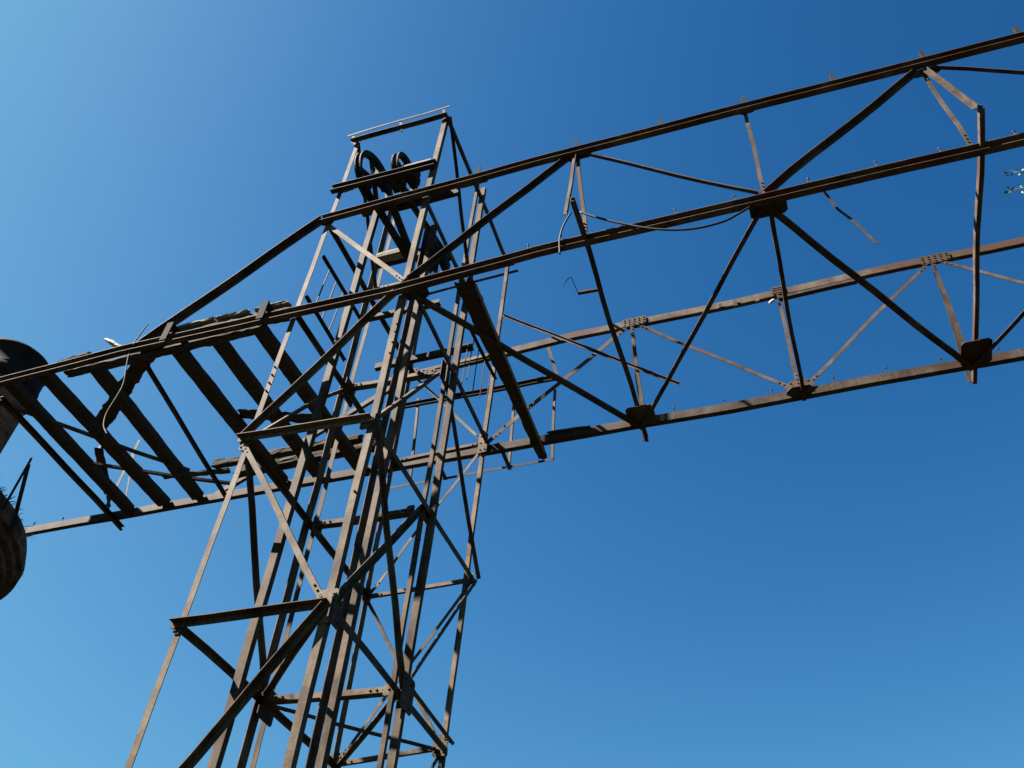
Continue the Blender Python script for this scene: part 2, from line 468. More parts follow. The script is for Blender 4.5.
# member tables: part, start, end, section, dimensions, direction of the first leg, direction of the second leg
TOWER = [
    ('post', (-6.854, 7.38, -0.3), (-6.72, 7.38, 17.78), 'L', (0.085, 0.085, 0.012), (1, 0, 0), (0, 1, 0), []),
    ('post', (-4.931, 7.38, -0.3), (-4.78, 7.38, 17.74), 'L', (0.095, 0.09, 0.012), (-1, 0, 0), (0, 1, 0), []),
    ('post', (-6.711, 9.26, -0.3), (-6.81, 9.26, 18.26), 'L', (0.17, 0.06, 0.012), (0, -1, 0), (-1, 0, 0), []),
    ('post', (-6.731, 9.35, -0.3), (-6.83, 9.35, 18.26), 'L', (0.075, 0.06, 0.012), (1, 0, 0), (0, 1, 0), []),
    ('post', (-4.929, 9.15, -0.3), (-4.83, 9.15, 18.18), 'L', (0.06, 0.06, 0.012), (-1, 0, 0), (0, 1, 0), []),
    ('post', (-4.829, 9.29, -0.3), (-4.73, 9.29, 18.18), 'L', (0.1, 0.08, 0.012), (-1, 0, 0), (0, 1, 0), []),
    ('post', (-6.586, 11.14, -0.3), (-6.72, 11.14, 17.8), 'L', (0.14, 0.06, 0.012), (0, -1, 0), (-1, 0, 0), []),
    ('post', (-5.146, 11.09, -0.3), (-4.809, 11.09, 17.88), 'L', (0.07, 0.07, 0.012), (-1, 0, 0), (0, 1, 0), []),
    ('guide_post', (-6.33, 8.15, -0.3), (-6.33, 8.15, 16.7), 'L', (0.11, 0.09, 0.012), (-1, 0, 0), (0, 1, 0), []),
    ('guide_post', (-5.425, 8.65, -0.3), (-5.425, 8.65, 15.9), 'L', (0.17, 0.05, 0.012), (0, -1, 0), (-1, 0, 0), []),
    ('guide_post', (-5.25, 8.5, -0.3), (-5.25, 8.5, 15.9), 'L', (0.085, 0.11, 0.012), (-1, 0, 0), (0, 1, 0), []),
    ('ring_beam', (-6.85, 7.35, 4.22), (-4.87, 7.35, 4.22), 'L', (0.085, 0.085, 0.01), (0, 0, -1), (0, -1, 0), []),
    ('ring_beam', (-6.85, 7.35, 6.981), (-4.87, 7.35, 6.96), 'L', (0.085, 0.085, 0.01), (0, 0, -1), (0, -1, 0), []),
    ('ring_beam', (-6.88, 7.35, 9.833), (-4.88, 7.35, 9.718), 'L', (0.085, 0.085, 0.01), (0, 0, -1), (0, -1, 0), []),
    ('ring_beam', (-6.73, 9.2, 4.17), (-4.96, 9.2, 4.17), 'L', (0.075, 0.11, 0.01), (0, 0, 1), (0, 1, 0), []),
    ('ring_beam', (-6.67, 11.07, 4.18), (-5.01, 11.07, 4.18), 'L', (0.06, 0.05, 0.01), (0, 0, 1), (0, 1, 0), []),
    ('ring_beam', (-6.73, 9.2, 6.949), (-4.96, 9.2, 6.883), 'L', (0.075, 0.11, 0.01), (0, 0, 1), (0, 1, 0), []),
    ('ring_beam', (-6.67, 11.07, 6.928), (-5.01, 11.07, 7.032), 'L', (0.06, 0.05, 0.01), (0, 0, 1), (0, 1, 0), []),
    ('ring_beam', (-6.69, 9.2, 9.689), (-5.08, 9.2, 9.633), 'L', (0.075, 0.11, 0.01), (0, 0, 1), (0, 1, 0), []),
    ('ring_beam', (-6.7, 11.07, 9.639), (-4.85, 11.07, 9.681), 'L', (0.06, 0.05, 0.01), (0, 0, 1), (0, 1, 0), []),
    ('ring_beam', (-6.76, 9.19, 12.609), (-5.14, 9.19, 12.524), 'L', (0.075, 0.11, 0.01), (0, 0, 1), (0, 1, 0), []),
    ('ring_beam', (-6.7, 11.07, 12.509), (-4.86, 11.07, 12.561), 'L', (0.06, 0.05, 0.01), (0, 0, 1), (0, 1, 0), []),
    ('ring_beam', (-6.71, 9.2, 15.29), (-4.97, 9.2, 15.3), 'L', (0.075, 0.11, 0.01), (0, 0, 1), (0, 1, 0), []),
    ('ring_beam', (-6.69, 11.07, 14.849), (-4.85, 11.07, 14.921), 'L', (0.06, 0.05, 0.01), (0, 0, 1), (0, 1, 0), []),
    ('side_beam', (-6.779, 7.41, 4.19), (-6.619, 11.11, 4.19), 'L', (0.075, 0.07, 0.01), (0, 0, -1), (1, 0, 0), []),
    ('side_beam', (-4.836, 7.41, 4.19), (-4.976, 11.11, 4.19), 'L', (0.1, 0.07, 0.01), (0, 0, -1), (-1, 0, 0), []),
    ('side_beam', (-6.779, 7.41, 6.95), (-6.619, 11.11, 6.94), 'L', (0.075, 0.07, 0.01), (0, 0, -1), (1, 0, 0), []),
    ('side_beam', (-4.836, 7.41, 6.931), (-4.976, 11.11, 7.041), 'L', (0.1, 0.07, 0.01), (0, 0, -1), (-1, 0, 0), []),
    ('side_beam', (-6.809, 7.41, 9.799), (-6.649, 11.11, 9.649), 'L', (0.075, 0.07, 0.01), (0, 0, -1), (1, 0, 0), []),
    ('side_beam', (-4.845, 7.41, 9.69), (-4.815, 11.11, 9.69), 'L', (0.1, 0.07, 0.01), (0, 0, -1), (-1, 0, 0), []),
    ('side_beam', (-6.749, 7.41, 12.5), (-6.649, 11.11, 12.52), 'L', (0.075, 0.07, 0.01), (0, 0, -1), (1, 0, 0), []),
    ('side_beam', (-4.736, 7.41, 12.53), (-4.825, 11.11, 12.57), 'L', (0.1, 0.07, 0.01), (0, 0, -1), (-1, 0, 0), []),
    ('side_beam', (-6.759, 7.41, 14.999), (-6.639, 11.11, 14.859), 'L', (0.075, 0.07, 0.01), (0, 0, -1), (1, 0, 0), []),
    ('side_beam', (-4.865, 7.41, 15.009), (-4.815, 11.11, 14.93), 'L', (0.1, 0.07, 0.01), (0, 0, -1), (-1, 0, 0), []),
    ('side_beam', (-4.745, 7.35, 17.729), (-4.775, 11.11, 17.871), 'L', (0.08, 0.08, 0.01), (0, 0, -1), (-1, 0, 0), []),
    ('ring_beam', (-6.81, 7.35, 17.772), (-4.76, 7.35, 17.729), 'L', (0.075, 0.075, 0.01), (0, 0, -1), (0, -1, 0), []),
    ('ring_beam', (-7.06, 9.12, 18.23), (-4.6, 9.12, 18.131), 'C', (0.16, 0.08, 0.012), (0, 0, 1), (0, -1, 0), []),
    ('ring_beam', (-6.77, 11.06, 17.758), (-4.68, 11.06, 17.847), 'L', (0.06, 0.08, 0.01), (0, 0, 1), (0, 1, 0), []),
    ('ring_beam', (-6.77, 11.19, 17.638), (-4.62, 11.19, 17.729), 'L', (0.05, 0.06, 0.01), (0, 0, -1), (0, 1, 0), []),
    ('brace', (-4.9, 7.352, 6.97), (-6.8, 7.352, 4.23), 'L', (0.088, 0.075, 0.01), (0, 0, -1), (0, -1, 0), []),
    ('brace', (-6.797, 7.364, 9.79), (-4.928, 7.364, 7.011), 'L', (0.075, 0.05, 0.01), (0, 0, -1), (0, 1, 0), []),
    ('brace', (-4.8, 7.352, 12.57), (-6.83, 7.352, 9.84), 'L', (0.09, 0.075, 0.01), (0, 0, -1), (0, -1, 0), []),
    ('brace', (-6.761, 7.364, 15.017), (-4.831, 7.364, 12.609), 'L', (0.085, 0.05, 0.01), (0, 0, -1), (0, 1, 0), []),
    ('brace', (-4.9, 7.352, 4.23), (-6.8, 7.352, 4.23), 'L', (0.09, 0.07, 0.01), (0, 0, -1), (0, -1, 0), []),
    ('brace', (-4.84, 7.38, 9.7), (-4.81, 9.22, 6.91), 'L', (0.075, 0.06, 0.01), (0, -1, 0), (1, 0, 0), []),
    ('brace', (-6.8, 7.38, 9.81), (-6.72, 9.22, 6.98), 'L', (0.075, 0.06, 0.01), (0, -1, 0), (1, 0, 0), []),
    ('brace', (-6.69, 7.38, 17.74), (-6.7, 9.22, 15.32), 'L', (0.06, 0.05, 0.01), (0, -1, 0), (1, 0, 0), []),
    ('brace', (-4.74, 7.38, 17.7), (-4.82, 9.22, 15.33), 'L', (0.06, 0.05, 0.01), (0, -1, 0), (1, 0, 0), []),
    ('brace', (-4.96, 9.22, 12.55), (-4.78, 11.09, 9.7), 'L', (0.06, 0.05, 0.01), (0, -1, 0), (1, 0, 0), []),
    ('brace', (-4.915, 9.22, 9.66), (-4.815, 7.38, 6.94), 'L', (0.09, 0.06, 0.01), (0, -1, 0), (1, 0, 0), []),
    ('brace', (-4.81, 9.28, 6.91), (-4.81, 11.15, 9.7), 'L', (0.055, 0.045, 0.01), (0, -1, 0), (-1, 0, 0), []),
    ('brace', (-4.77, 9.28, 6.96), (-4.93, 11.15, 7.1), 'L', (0.055, 0.045, 0.01), (0, -1, 0), (1, 0, 0), []),
    ('brace', (-4.85, 7.38, 9.72), (-5.0, 9.22, 12.57), 'L', (0.06, 0.05, 0.01), (0, 0, -1), (-1, 0, 0), []),
    ('plan_brace', (-4.9, 7.38, 6.89), (-6.75, 9.22, 6.93), 'L', (0.075, 0.06, 0.01), (0, -1, 0), (0, 0, -1), []),
    ('plan_brace', (-4.88, 9.28, 6.88), (-6.64, 11.15, 6.92), 'L', (0.055, 0.05, 0.01), (0, -1, 0), (0, 0, -1), []),
    ('plan_brace', (-6.75, 9.28, 6.93), (-5.04, 11.15, 7.0), 'L', (0.055, 0.05, 0.01), (0, -1, 0), (0, 0, 1), []),
    ('brace', (-4.88, 11.078, 9.72), (-6.64, 11.078, 6.97), 'L', (0.05, 0.05, 0.01), (0, 0, -1), (0, 1, 0), []),
    ('brace', (-6.67, 11.066, 9.68), (-5.04, 11.066, 7.07), 'L', (0.05, 0.05, 0.01), (0, 0, -1), (0, 1, 0), []),
    ('brace', (-4.89, 11.078, 12.6), (-6.67, 11.078, 9.68), 'L', (0.05, 0.05, 0.01), (0, 0, -1), (0, 1, 0), []),
    ('brace', (-6.66, 11.078, 14.89), (-4.89, 11.078, 12.6), 'L', (0.05, 0.05, 0.01), (0, 0, -1), (0, 1, 0), []),
    ('brace', (-5.04, 11.078, 7.07), (-6.64, 11.078, 4.22), 'L', (0.05, 0.05, 0.01), (0, 0, -1), (0, 1, 0), []),
    ('platform_beam', (-6.82, 7.35, 15.96), (-4.76, 7.35, 15.88), 'C', (0.17, 0.1, 0.012), (0, 0, 1), (0, -1, 0), []),
    ('platform_beam', (-6.1, 8.25, 16.46), (-4.75, 8.25, 16.46), 'C', (0.14, 0.08, 0.012), (0, 0, 1), (0, 1, 0), []),
    ('platform_beam', (-6.8, 9.15, 16.1), (-5.9, 9.15, 16.1), 'L', (0.12, 0.14, 0.012), (0, 0, 1), (0, 1, 0), []),
    ('platform_beam', (-6.85, 9.19, 14.44), (-5.26, 9.19, 14.42), 'L', (0.09, 0.1, 0.012), (0, 0, 1), (0, 1, 0), []),
    ('platform_beam', (-6.8, 9.95, 13.9), (-4.85, 9.95, 13.9), 'L', (0.13, 0.09, 0.012), (0, 0, 1), (0, 1, 0), []),
    ('top_rail', (-6.94, 7.32, 18.05), (-4.75, 7.32, 18.07), 'L', (0.05, 0.03, 0.01), (0, 0, -1), (0, 1, 0), []),
    ('rail_bracket', (-6.85, 7.33, 18.04), (-6.73, 7.33, 17.58), 'L', (0.05, 0.05, 0.012), (1, 0, 0), (0, 1, 0), []),
    ('rail_bracket', (-5.83, 7.33, 18.06), (-5.72, 7.33, 17.61), 'L', (0.05, 0.05, 0.012), (1, 0, 0), (0, 1, 0), []),
    ('rail_bracket', (-4.91, 7.33, 18.04), (-4.82, 7.33, 17.59), 'L', (0.05, 0.05, 0.012), (1, 0, 0), (0, 1, 0), []),
    ('handrail', (-6.7, 7.5, 14.14), (-6.7, 8.96, 14.18), 'L', (0.05, 0.05, 0.008), (0, 0, -1), (1, 0, 0), []),
    ('handrail', (-6.7, 7.44, 12.97), (-6.7, 8.88, 12.95), 'L', (0.05, 0.05, 0.008), (0, 0, -1), (1, 0, 0), []),
    ('handrail', (-4.89, 9.78, 14.26), (-4.89, 11.2, 14.33), 'L', (0.05, 0.05, 0.008), (0, 0, -1), (1, 0, 0), []),
    ('baluster', (-6.69, 7.792, 14.148), (-6.69, 7.728, 12.966), 'R', (0.018, 0.018), (1, 0, 0), (0, 1, 0), []),
    ('baluster', (-6.69, 8.055, 14.155), (-6.69, 7.987, 12.962), 'R', (0.018, 0.018), (1, 0, 0), (0, 1, 0), []),
    ('baluster', (-6.69, 8.318, 14.162), (-6.69, 8.246, 12.959), 'R', (0.018, 0.018), (1, 0, 0), (0, 1, 0), []),
    ('baluster', (-6.69, 8.58, 14.17), (-6.69, 8.506, 12.955), 'R', (0.018, 0.018), (1, 0, 0), (0, 1, 0), []),
    ('baluster', (-4.88, 9.82, 13.92), (-4.88, 9.79, 12.78), 'R', (0.014, 0.014), (1, 0, 0), (0, 1, 0), []),
    ('baluster', (-4.88, 10.04, 14.27), (-4.88, 9.96, 13.07), 'R', (0.014, 0.014), (1, 0, 0), (0, 1, 0), []),
    ('baluster', (-4.88, 10.3, 14.33), (-4.88, 10.26, 13.04), 'R', (0.014, 0.014), (1, 0, 0), (0, 1, 0), []),
    ('baluster', (-4.88, 10.62, 14.34), (-4.88, 10.58, 13.23), 'R', (0.014, 0.014), (1, 0, 0), (0, 1, 0), []),
    ('baluster', (-4.88, 10.9, 14.36), (-4.88, 10.88, 13.27), 'R', (0.014, 0.014), (1, 0, 0), (0, 1, 0), []),
    ('walkway_rail', (-7.1, 11.64, 12.45), (-3.79, 11.64, 12.45), 'L', (0.05, 0.04, 0.008), (0, 0, -1), (0, 1, 0), []),
    ('walkway_beam', (-7.16, 11.64, 14.56), (-3.76, 11.64, 14.5), 'C', (0.12, 0.06, 0.01), (0, 0, 1), (0, -1, 0), []),
    ('walkway_post', (-3.79, 11.61, 12.42), (-3.79, 11.61, 14.19), 'L', (0.045, 0.045, 0.008), (-1, 0, 0), (0, 1, 0), []),
    ('walkway_post', (-4.61, 11.61, 12.44), (-4.599, 11.61, 14.32), 'L', (0.045, 0.045, 0.008), (-1, 0, 0), (0, 1, 0), []),
    ('walkway_post', (-6.55, 11.61, 12.43), (-6.7, 11.61, 14.71), 'L', (0.045, 0.045, 0.008), (-1, 0, 0), (0, 1, 0), []),
    ('walkway_post', (-3.99, 11.5, 15.36), (-3.78, 11.64, 14.45), 'L', (0.06, 0.05, 0.008), (1, 0, 0), (0, 1, 0), []),
    ('walkway_bracket', (-5.89, 11.09, 12.47), (-5.88, 11.64, 12.38), 'L', (0.07, 0.06, 0.01), (1, 0, 0), (0, 1, 0), []),
    ('walkway_bracket', (-4.68, 11.09, 12.53), (-4.64, 11.64, 12.35), 'L', (0.07, 0.06, 0.01), (1, 0, 0), (0, 1, 0), []),
]
BRIDGE = [
    ('top_chord', (-6.78, 7.335, 14.94), (8.55, 7.336, 14.759), 'C', (0.15, 0.1, 0.009), (0, 0, 1), (0, -1, 0), [(-2.82, 7.335, 14.97), (0.87, 7.335, 14.92), (4.45, 7.335, 14.82)]),
    ('bottom_chord', (-13.04, 7.335, 12.347), (8.55, 7.336, 12.45), 'C', (0.15, 0.1, 0.009), (0, 0, 1), (0, -1, 0), [(-9.85, 7.335, 12.44), (-7.7, 7.335, 12.38), (-4.92, 7.335, 12.31), (-2.72, 7.335, 12.42), (0.51, 7.335, 12.38), (3.67, 7.335, 12.34)]),
    ('top_chord', (-6.66, 11.09, 14.87), (8.55, 11.087, 15.011), 'C', (0.16, 0.085, 0.012), (0, 0, 1), (0, 1, 0), [(-3.27, 11.09, 15.03), (-0.32, 11.09, 14.98), (2.14, 11.09, 15.04), (4.6, 11.09, 15.01)]),
    ('bottom_chord', (-16.02, 11.09, 12.535), (8.55, 11.087, 12.409), 'C', (0.16, 0.1, 0.012), (0, 0, 1), (0, 1, 0), [(-8.59, 11.09, 12.49), (-4.61, 11.09, 12.44), (-2.11, 11.09, 12.43), (-0.61, 11.09, 12.39), (1.59, 11.09, 12.42), (3.78, 11.09, 12.4)]),
    ('end_brace', (-6.817, 7.35, 15.027), (-9.649, 7.35, 12.48), 'L', (0.13, 0.11, 0.012), (0, 0, -1), (0, -1, 0), []),
    ('end_brace', (-6.66, 11.09, 14.87), (-10.46, 11.09, 12.56), 'C', (0.11, 0.07, 0.012), (0, 0, 1), (0, 1, 0), []),
    ('diagonal', (-4.8, 7.352, 12.58), (-2.242, 7.352, 15.011), 'L', (0.09, 0.085, 0.01), (0, 0, -1), (0, -1, 0), []),
    ('diagonal', (-2.06, 7.35, 14.898), (0.412, 7.35, 12.602), 'L', (0.075, 0.06, 0.01), (0, 0, 1), (0, -1, 0), []),
    ('diagonal', (0.5, 7.352, 12.6), (2.97, 7.352, 14.79), 'L', (0.09, 0.085, 0.01), (0, 0, -1), (0, -1, 0), []),
    ('diagonal', (3.176, 7.35, 14.714), (5.758, 7.351, 12.577), 'L', (0.075, 0.06, 0.01), (0, 0, 1), (0, -1, 0), []),
    ('diagonal', (5.85, 7.353, 12.56), (8.45, 7.353, 14.87), 'L', (0.09, 0.085, 0.01), (0, 0, -1), (0, -1, 0), []),
    ('vertical', (-2.147, 7.368, 14.99), (-2.013, 7.368, 12.7), 'L', (0.055, 0.05, 0.01), (-1, 0, 0), (0, 1, 0), []),
    ('vertical', (-2.128, 11.06, 14.98), (-2.023, 11.06, 12.49), 'L', (0.06, 0.05, 0.01), (-1, 0, 0), (0, 1, 0), []),
    ('vertical', (0.54, 7.368, 15.01), (0.52, 7.368, 12.62), 'L', (0.055, 0.05, 0.01), (-1, 0, 0), (0, 1, 0), []),
    ('vertical', (0.569, 11.06, 15.01), (0.541, 11.06, 12.5), 'L', (0.06, 0.05, 0.01), (-1, 0, 0), (0, 1, 0), []),
    ('vertical', (3.081, 7.368, 14.78), (3.129, 7.368, 12.58), 'L', (0.055, 0.05, 0.01), (-1, 0, 0), (0, 1, 0), []),
    ('vertical', (3.178, 11.06, 14.96), (3.102, 11.06, 12.47), 'L', (0.06, 0.05, 0.01), (-1, 0, 0), (0, 1, 0), []),
    ('vertical', (5.87, 7.369, 14.78), (5.87, 7.369, 12.58), 'L', (0.055, 0.05, 0.01), (-1, 0, 0), (0, 1, 0), []),
    ('vertical', (5.87, 11.057, 14.96), (5.87, 11.057, 12.47), 'L', (0.06, 0.05, 0.01), (-1, 0, 0), (0, 1, 0), []),
    ('diagonal', (-4.89, 11.078, 12.61), (-2.225, 11.078, 14.993), 'L', (0.09, 0.06, 0.01), (0, 0, -1), (0, 1, 0), []),
    ('diagonal', (-2.078, 11.078, 14.99), (0.448, 11.078, 12.54), 'L', (0.065, 0.055, 0.01), (0, 0, -1), (0, 1, 0), []),
    ('diagonal', (0.592, 11.078, 12.54), (3.088, 11.078, 14.97), 'L', (0.065, 0.055, 0.01), (0, 0, -1), (0, 1, 0), []),
    ('diagonal', (3.232, 11.078, 14.971), (5.85, 11.075, 12.44), 'L', (0.065, 0.055, 0.01), (0, 0, -1), (0, 1, 0), []),
    ('diagonal', (5.85, 11.075, 12.44), (8.45, 11.075, 15.04), 'L', (0.065, 0.055, 0.01), (0, 0, -1), (0, 1, 0), []),
    ('crossbeam', (-2.04, 6.59, 12.43), (-2.13, 11.57, 12.43), 'C', (0.1, 0.06, 0.01), (0, 0, 1), (1, 0, 0), []),
    ('crossbeam', (0.5, 7.33, 12.42), (0.52, 11.14, 12.3), 'C', (0.09, 0.06, 0.01), (0, 0, 1), (1, 0, 0), []),
    ('crossbeam', (3.14, 6.74, 12.43), (3.09, 11.58, 12.43), 'C', (0.1, 0.06, 0.01), (0, 0, 1), (1, 0, 0), []),
    ('crossbeam', (5.85, 6.681, 12.38), (5.85, 11.587, 12.27), 'C', (0.1, 0.06, 0.01), (0, 0, 1), (1, 0, 0), []),
    ('crossbeam', (-12.7, 7.66, 12.43), (-12.84, 11.45, 12.43), 'C', (0.1, 0.07, 0.01), (0, 0, 1), (1, 0, 0), []),
    ('crossbeam', (-9.65, 7.44, 12.43), (-10.2, 11.08, 12.43), 'C', (0.08, 0.05, 0.01), (0, 0, 1), (1, 0, 0), []),
    ('knee_brace', (-2.17, 7.35, 14.99), (-2.128, 6.789, 12.402), 'L', (0.065, 0.05, 0.01), (-1, 0, 0), (0, 0, 1), []),
    ('knee_brace', (3.1, 7.35, 14.78), (3.131, 6.735, 12.403), 'L', (0.065, 0.05, 0.01), (-1, 0, 0), (0, 0, 1), []),
    ('knee_brace', (-2.13, 11.14, 14.73), (-2.109, 11.568, 12.402), 'L', (0.065, 0.05, 0.01), (-1, 0, 0), (0, 0, 1), []),
    ('knee_brace', (3.18, 11.14, 14.71), (3.096, 11.547, 12.402), 'L', (0.065, 0.05, 0.01), (-1, 0, 0), (0, 0, 1), []),
    ('lateral', (-4.8, 7.38, 12.37), (-2.04, 11.09, 12.26), 'L', (0.085, 0.06, 0.01), (-1, 0, 0), (0, 0, 1), []),
    ('lateral', (-2.04, 11.09, 12.26), (0.5, 7.38, 12.39), 'L', (0.07, 0.06, 0.01), (-1, 0, 0), (0, 0, 1), []),
    ('lateral', (0.5, 7.38, 12.39), (3.08, 11.09, 12.24), 'L', (0.085, 0.06, 0.01), (-1, 0, 0), (0, 0, 1), []),
    ('lateral', (3.08, 11.09, 12.24), (5.85, 7.381, 12.35), 'L', (0.07, 0.06, 0.01), (-1, 0, 0), (0, 0, 1), []),
    ('lateral', (-12.83, 7.78, 12.48), (-10.49, 10.28, 12.48), 'L', (0.06, 0.05, 0.01), (-1, 0, 0), (0, 0, 1), []),
    ('lateral', (-12.32, 9.54, 12.47), (-9.93, 10.79, 12.47), 'L', (0.06, 0.05, 0.01), (-1, 0, 0), (0, 0, 1), []),
]
NODES = {
    'FL0': (-6.8, 7.38, 6.96),
    'FR0': (-4.9, 7.38, 6.94),
    'FL1': (-6.83, 7.38, 9.81),
    'FR1': (-4.91, 7.38, 9.7),
    'FL3': (-6.77, 7.38, 12.51),
    'FR3': (-4.8, 7.38, 12.54),
    'FLA': (-6.78, 7.38, 15.01),
    'FRA': (-4.93, 7.38, 15.02),
    'FLt': (-6.72, 7.38, 17.74),
    'FRt': (-4.81, 7.38, 17.7),
    'ML0': (-6.75, 9.22, 6.98),
    'MR0': (-4.88, 9.22, 6.91),
    'ML1': (-6.71, 9.22, 9.72),
    'MR1': (-5.0, 9.22, 9.66),
    'ML3': (-6.78, 9.22, 12.64),
    'MR3': (-5.06, 9.22, 12.55),
    'MLA': (-6.73, 9.22, 15.32),
    'MRA': (-4.89, 9.22, 15.33),
    'MLt': (-6.81, 9.22, 18.22),
    'MRt': (-4.82, 9.22, 18.14),
    'BL0': (-6.64, 11.09, 6.95),
    'BR0': (-5.04, 11.09, 7.05),
    'BL1': (-6.67, 11.09, 9.66),
    'BR1': (-4.88, 11.09, 9.7),
    'BL3': (-6.67, 11.09, 12.53),
    'BR3': (-4.89, 11.09, 12.58),
    'BLA': (-6.66, 11.09, 14.87),
    'BRA': (-4.88, 11.09, 14.94),
    'BLt': (-6.72, 11.09, 17.76),
    'BRt': (-4.84, 11.09, 17.84),
    'A1': (-2.17, 7.38, 15.04),
    'A2': (0.52, 7.38, 15.06),
    'A3': (3.06, 7.38, 14.83),
    'B1': (-2.03, 7.38, 12.64),
    'B2': (0.5, 7.38, 12.56),
    'B3': (3.11, 7.38, 12.52),
    'BE': (-9.56, 7.38, 12.51),
    'C1': (-2.15, 11.09, 15.03),
    'C2': (0.55, 11.09, 15.06),
    'C3': (3.16, 11.09, 15.01),
    'D1': (-2.04, 11.09, 12.43),
    'D2': (0.52, 11.09, 12.44),
    'D3': (3.08, 11.09, 12.41),
    'DE': (-10.46, 11.09, 12.56),
    'A4': (5.85, 7.381, 14.83),
    'B4': (5.85, 7.381, 12.52),
    'C4': (5.85, 11.087, 15.01),
    'D4': (5.85, 11.087, 12.41),
    'A5': (8.45, 7.381, 14.83),
    'B5': (8.45, 7.381, 12.52),
    'C5': (8.45, 11.087, 15.01),
    'D5': (8.45, 11.087, 12.41),
}

def nodev(k, dx=0, dy=0, dz=0):
    return Vector(NODES[k]) + Vector((dx, dy, dz))

# ------------------------------------------------------------------ ground
bm = bmesh.new()
S = 900
G = 30
grid = [[None] * (G + 1) for _ in range(G + 1)]
for i in range(G + 1):
    for j in range(G + 1):
        x = -S + 2 * S * i / G
        y = -S + 2 * S * j / G
        grid[i][j] = bm.verts.new((x, y, 0))
for i in range(G):
    for j in range(G):
        bm.faces.new((grid[i][j], grid[i + 1][j], grid[i + 1][j + 1], grid[i][j + 1]))
ground = link_mesh('ground', bm, GROUND)
ground['kind'] = 'structure'

# ------------------------------------------------------------------ hoist tower
tower = thing('hoist_tower', 'tall rusty steel lattice hoist tower with pulley platform crossing the truss bridge', 'tower', ((NODES['FL0'][0] + NODES['FR0'][0]) / 2, (NODES['FL0'][1] + NODES['BR0'][1]) / 2, 0))
for name, p, q, sec, dims, U, V, via in TOWER:
    member(name, tower, p, q, sec, dims, U, V, IRON if name in ('handrail', 'baluster', 'walkway_beam', 'walkway_rail', 'platform_beam') else STEEL, .03 if 'brace' in name else .016)

bridge = thing('truss_bridge', 'long rusty steel box truss bridge running from the kiln through the tower', 'bridge', (-1.5, (NODES['FL0'][1] + NODES['BR0'][1]) / 2, 0))
RUST_X = -1.0
for name, p, q, sec, dims, U, V, via in BRIDGE:
    member(name, bridge, p, q, sec, dims, U, V, RUSTY, 0.01 if 'chord' in name else 0.03, via)

# gusset plates of the tower
B4 = ((-.6, -.6), (.6, -.6), (.6, .6), (-.6, .6))
B6 = ((-.5, -.7), (.5, -.7), (-.5, 0), (.5, 0), (-.5, .7), (.5, .7))
B3 = ((-.3, .6), (.3, 0), (-.3, -.6))
for k, w, h, dx, dz in (('FL0', .16, .22, .06, -.02), ('FL1', .17, .30, .07, -.06), ('FR0', .26, .42, -.02, -.02), ('FR1', .17, .24, -.04, -.04), ('FLA', .22, .22, .08, -.03)):
    plate('gusset_plate', tower, nodev(k, dx, -.009, dz), 'Y', w, h, .012, STEEL, B4, .03)
for k, w, h, dx, dz in (('BR3', .17, .46, -.04, -.02), ('BR1', .16, .20, -.04, 0), ('BR0', .20, .30, -.03, .02), ('BL0', .2, .3, .02, 0), ('BL1', .16, .24, .02, 0), ('BLA', .22, .22, .03, 0), ('BRA', .14, .26, -.02, 0)):
    plate('gusset_plate', tower, nodev(k, dx, -.04, dz), 'Y', w, h, .012, STEEL, B6 if h > .3 else B4, .02)
for k, w, h, dx, dz in (('MR3', .40, .50, .105, -.03), ('MR0', .38, .52, .115, -.03), ('MR1', .30, .36, .105, -.03), ('ML3', .40, .55, .06, -.06), ('ML0', .42, .50, .06, -.05), ('ML1', .30, .34, .06, -.02), ('FR0', .30, .40, .075, -.05), ('FR1', .22, .3, .075, -.03), ('FR3', .25, .34, .075, -.06)):
    plate('gusset_plate', tower, nodev(k, dx, .06, dz), 'X', w * .85, h * .85, .014, RUSTY, B6, .03, 0, 1)  # side-facing plates take the darker steel, shade put into their colour
for k, dx in (('MR0', -.09), ('MR1', -.09), ('MR3', -.09)):
    plate('gusset_plate', tower, nodev(k, dx, -.06, -.02), 'Y', .12, .15, .012, STEEL, ((0.2, 0.1),), .02)

# bent brace of the left side face
bm = bmesh.new()
pa, pb = nodev('FL1', .05, .03, .05), nodev('ML3', .05, -.03, -.02)
mid = pa.lerp(pb, .62) + Vector((0, -.02, .10))
for a, b in ((pa, pa.lerp(mid, .55)), (pa.lerp(mid, .55), mid), (mid, pb)):
    add_member(bm, a, b, 'L', (.065, .05, .01), (0, 0, -1), (1, 0, 0))
link_mesh('brace', bm, STEEL, tower)

# bolts standing on the posts
for k0, k1, dx, fr in (('FL0', 'FL3', .04, (.68, .71, .74, .77)), ('FR0', 'FR3', -.02, (.28, .72, .76, .80, .83)), ('MR0', 'MR3', .03, (.40, .50, .55, .60, .64))):
    for t in fr:
        c = nodev(k0).lerp(nodev(k1), t) + Vector((dx, -.006 if k0[0] == 'F' else .055, 0))
        bm = bmesh.new()
        add_cyl(bm, c + Vector((0, .004, 0)), c - Vector((0, .02, 0)), .016, .013, 6)
        link_mesh('bolt', bm, IRON, tower)

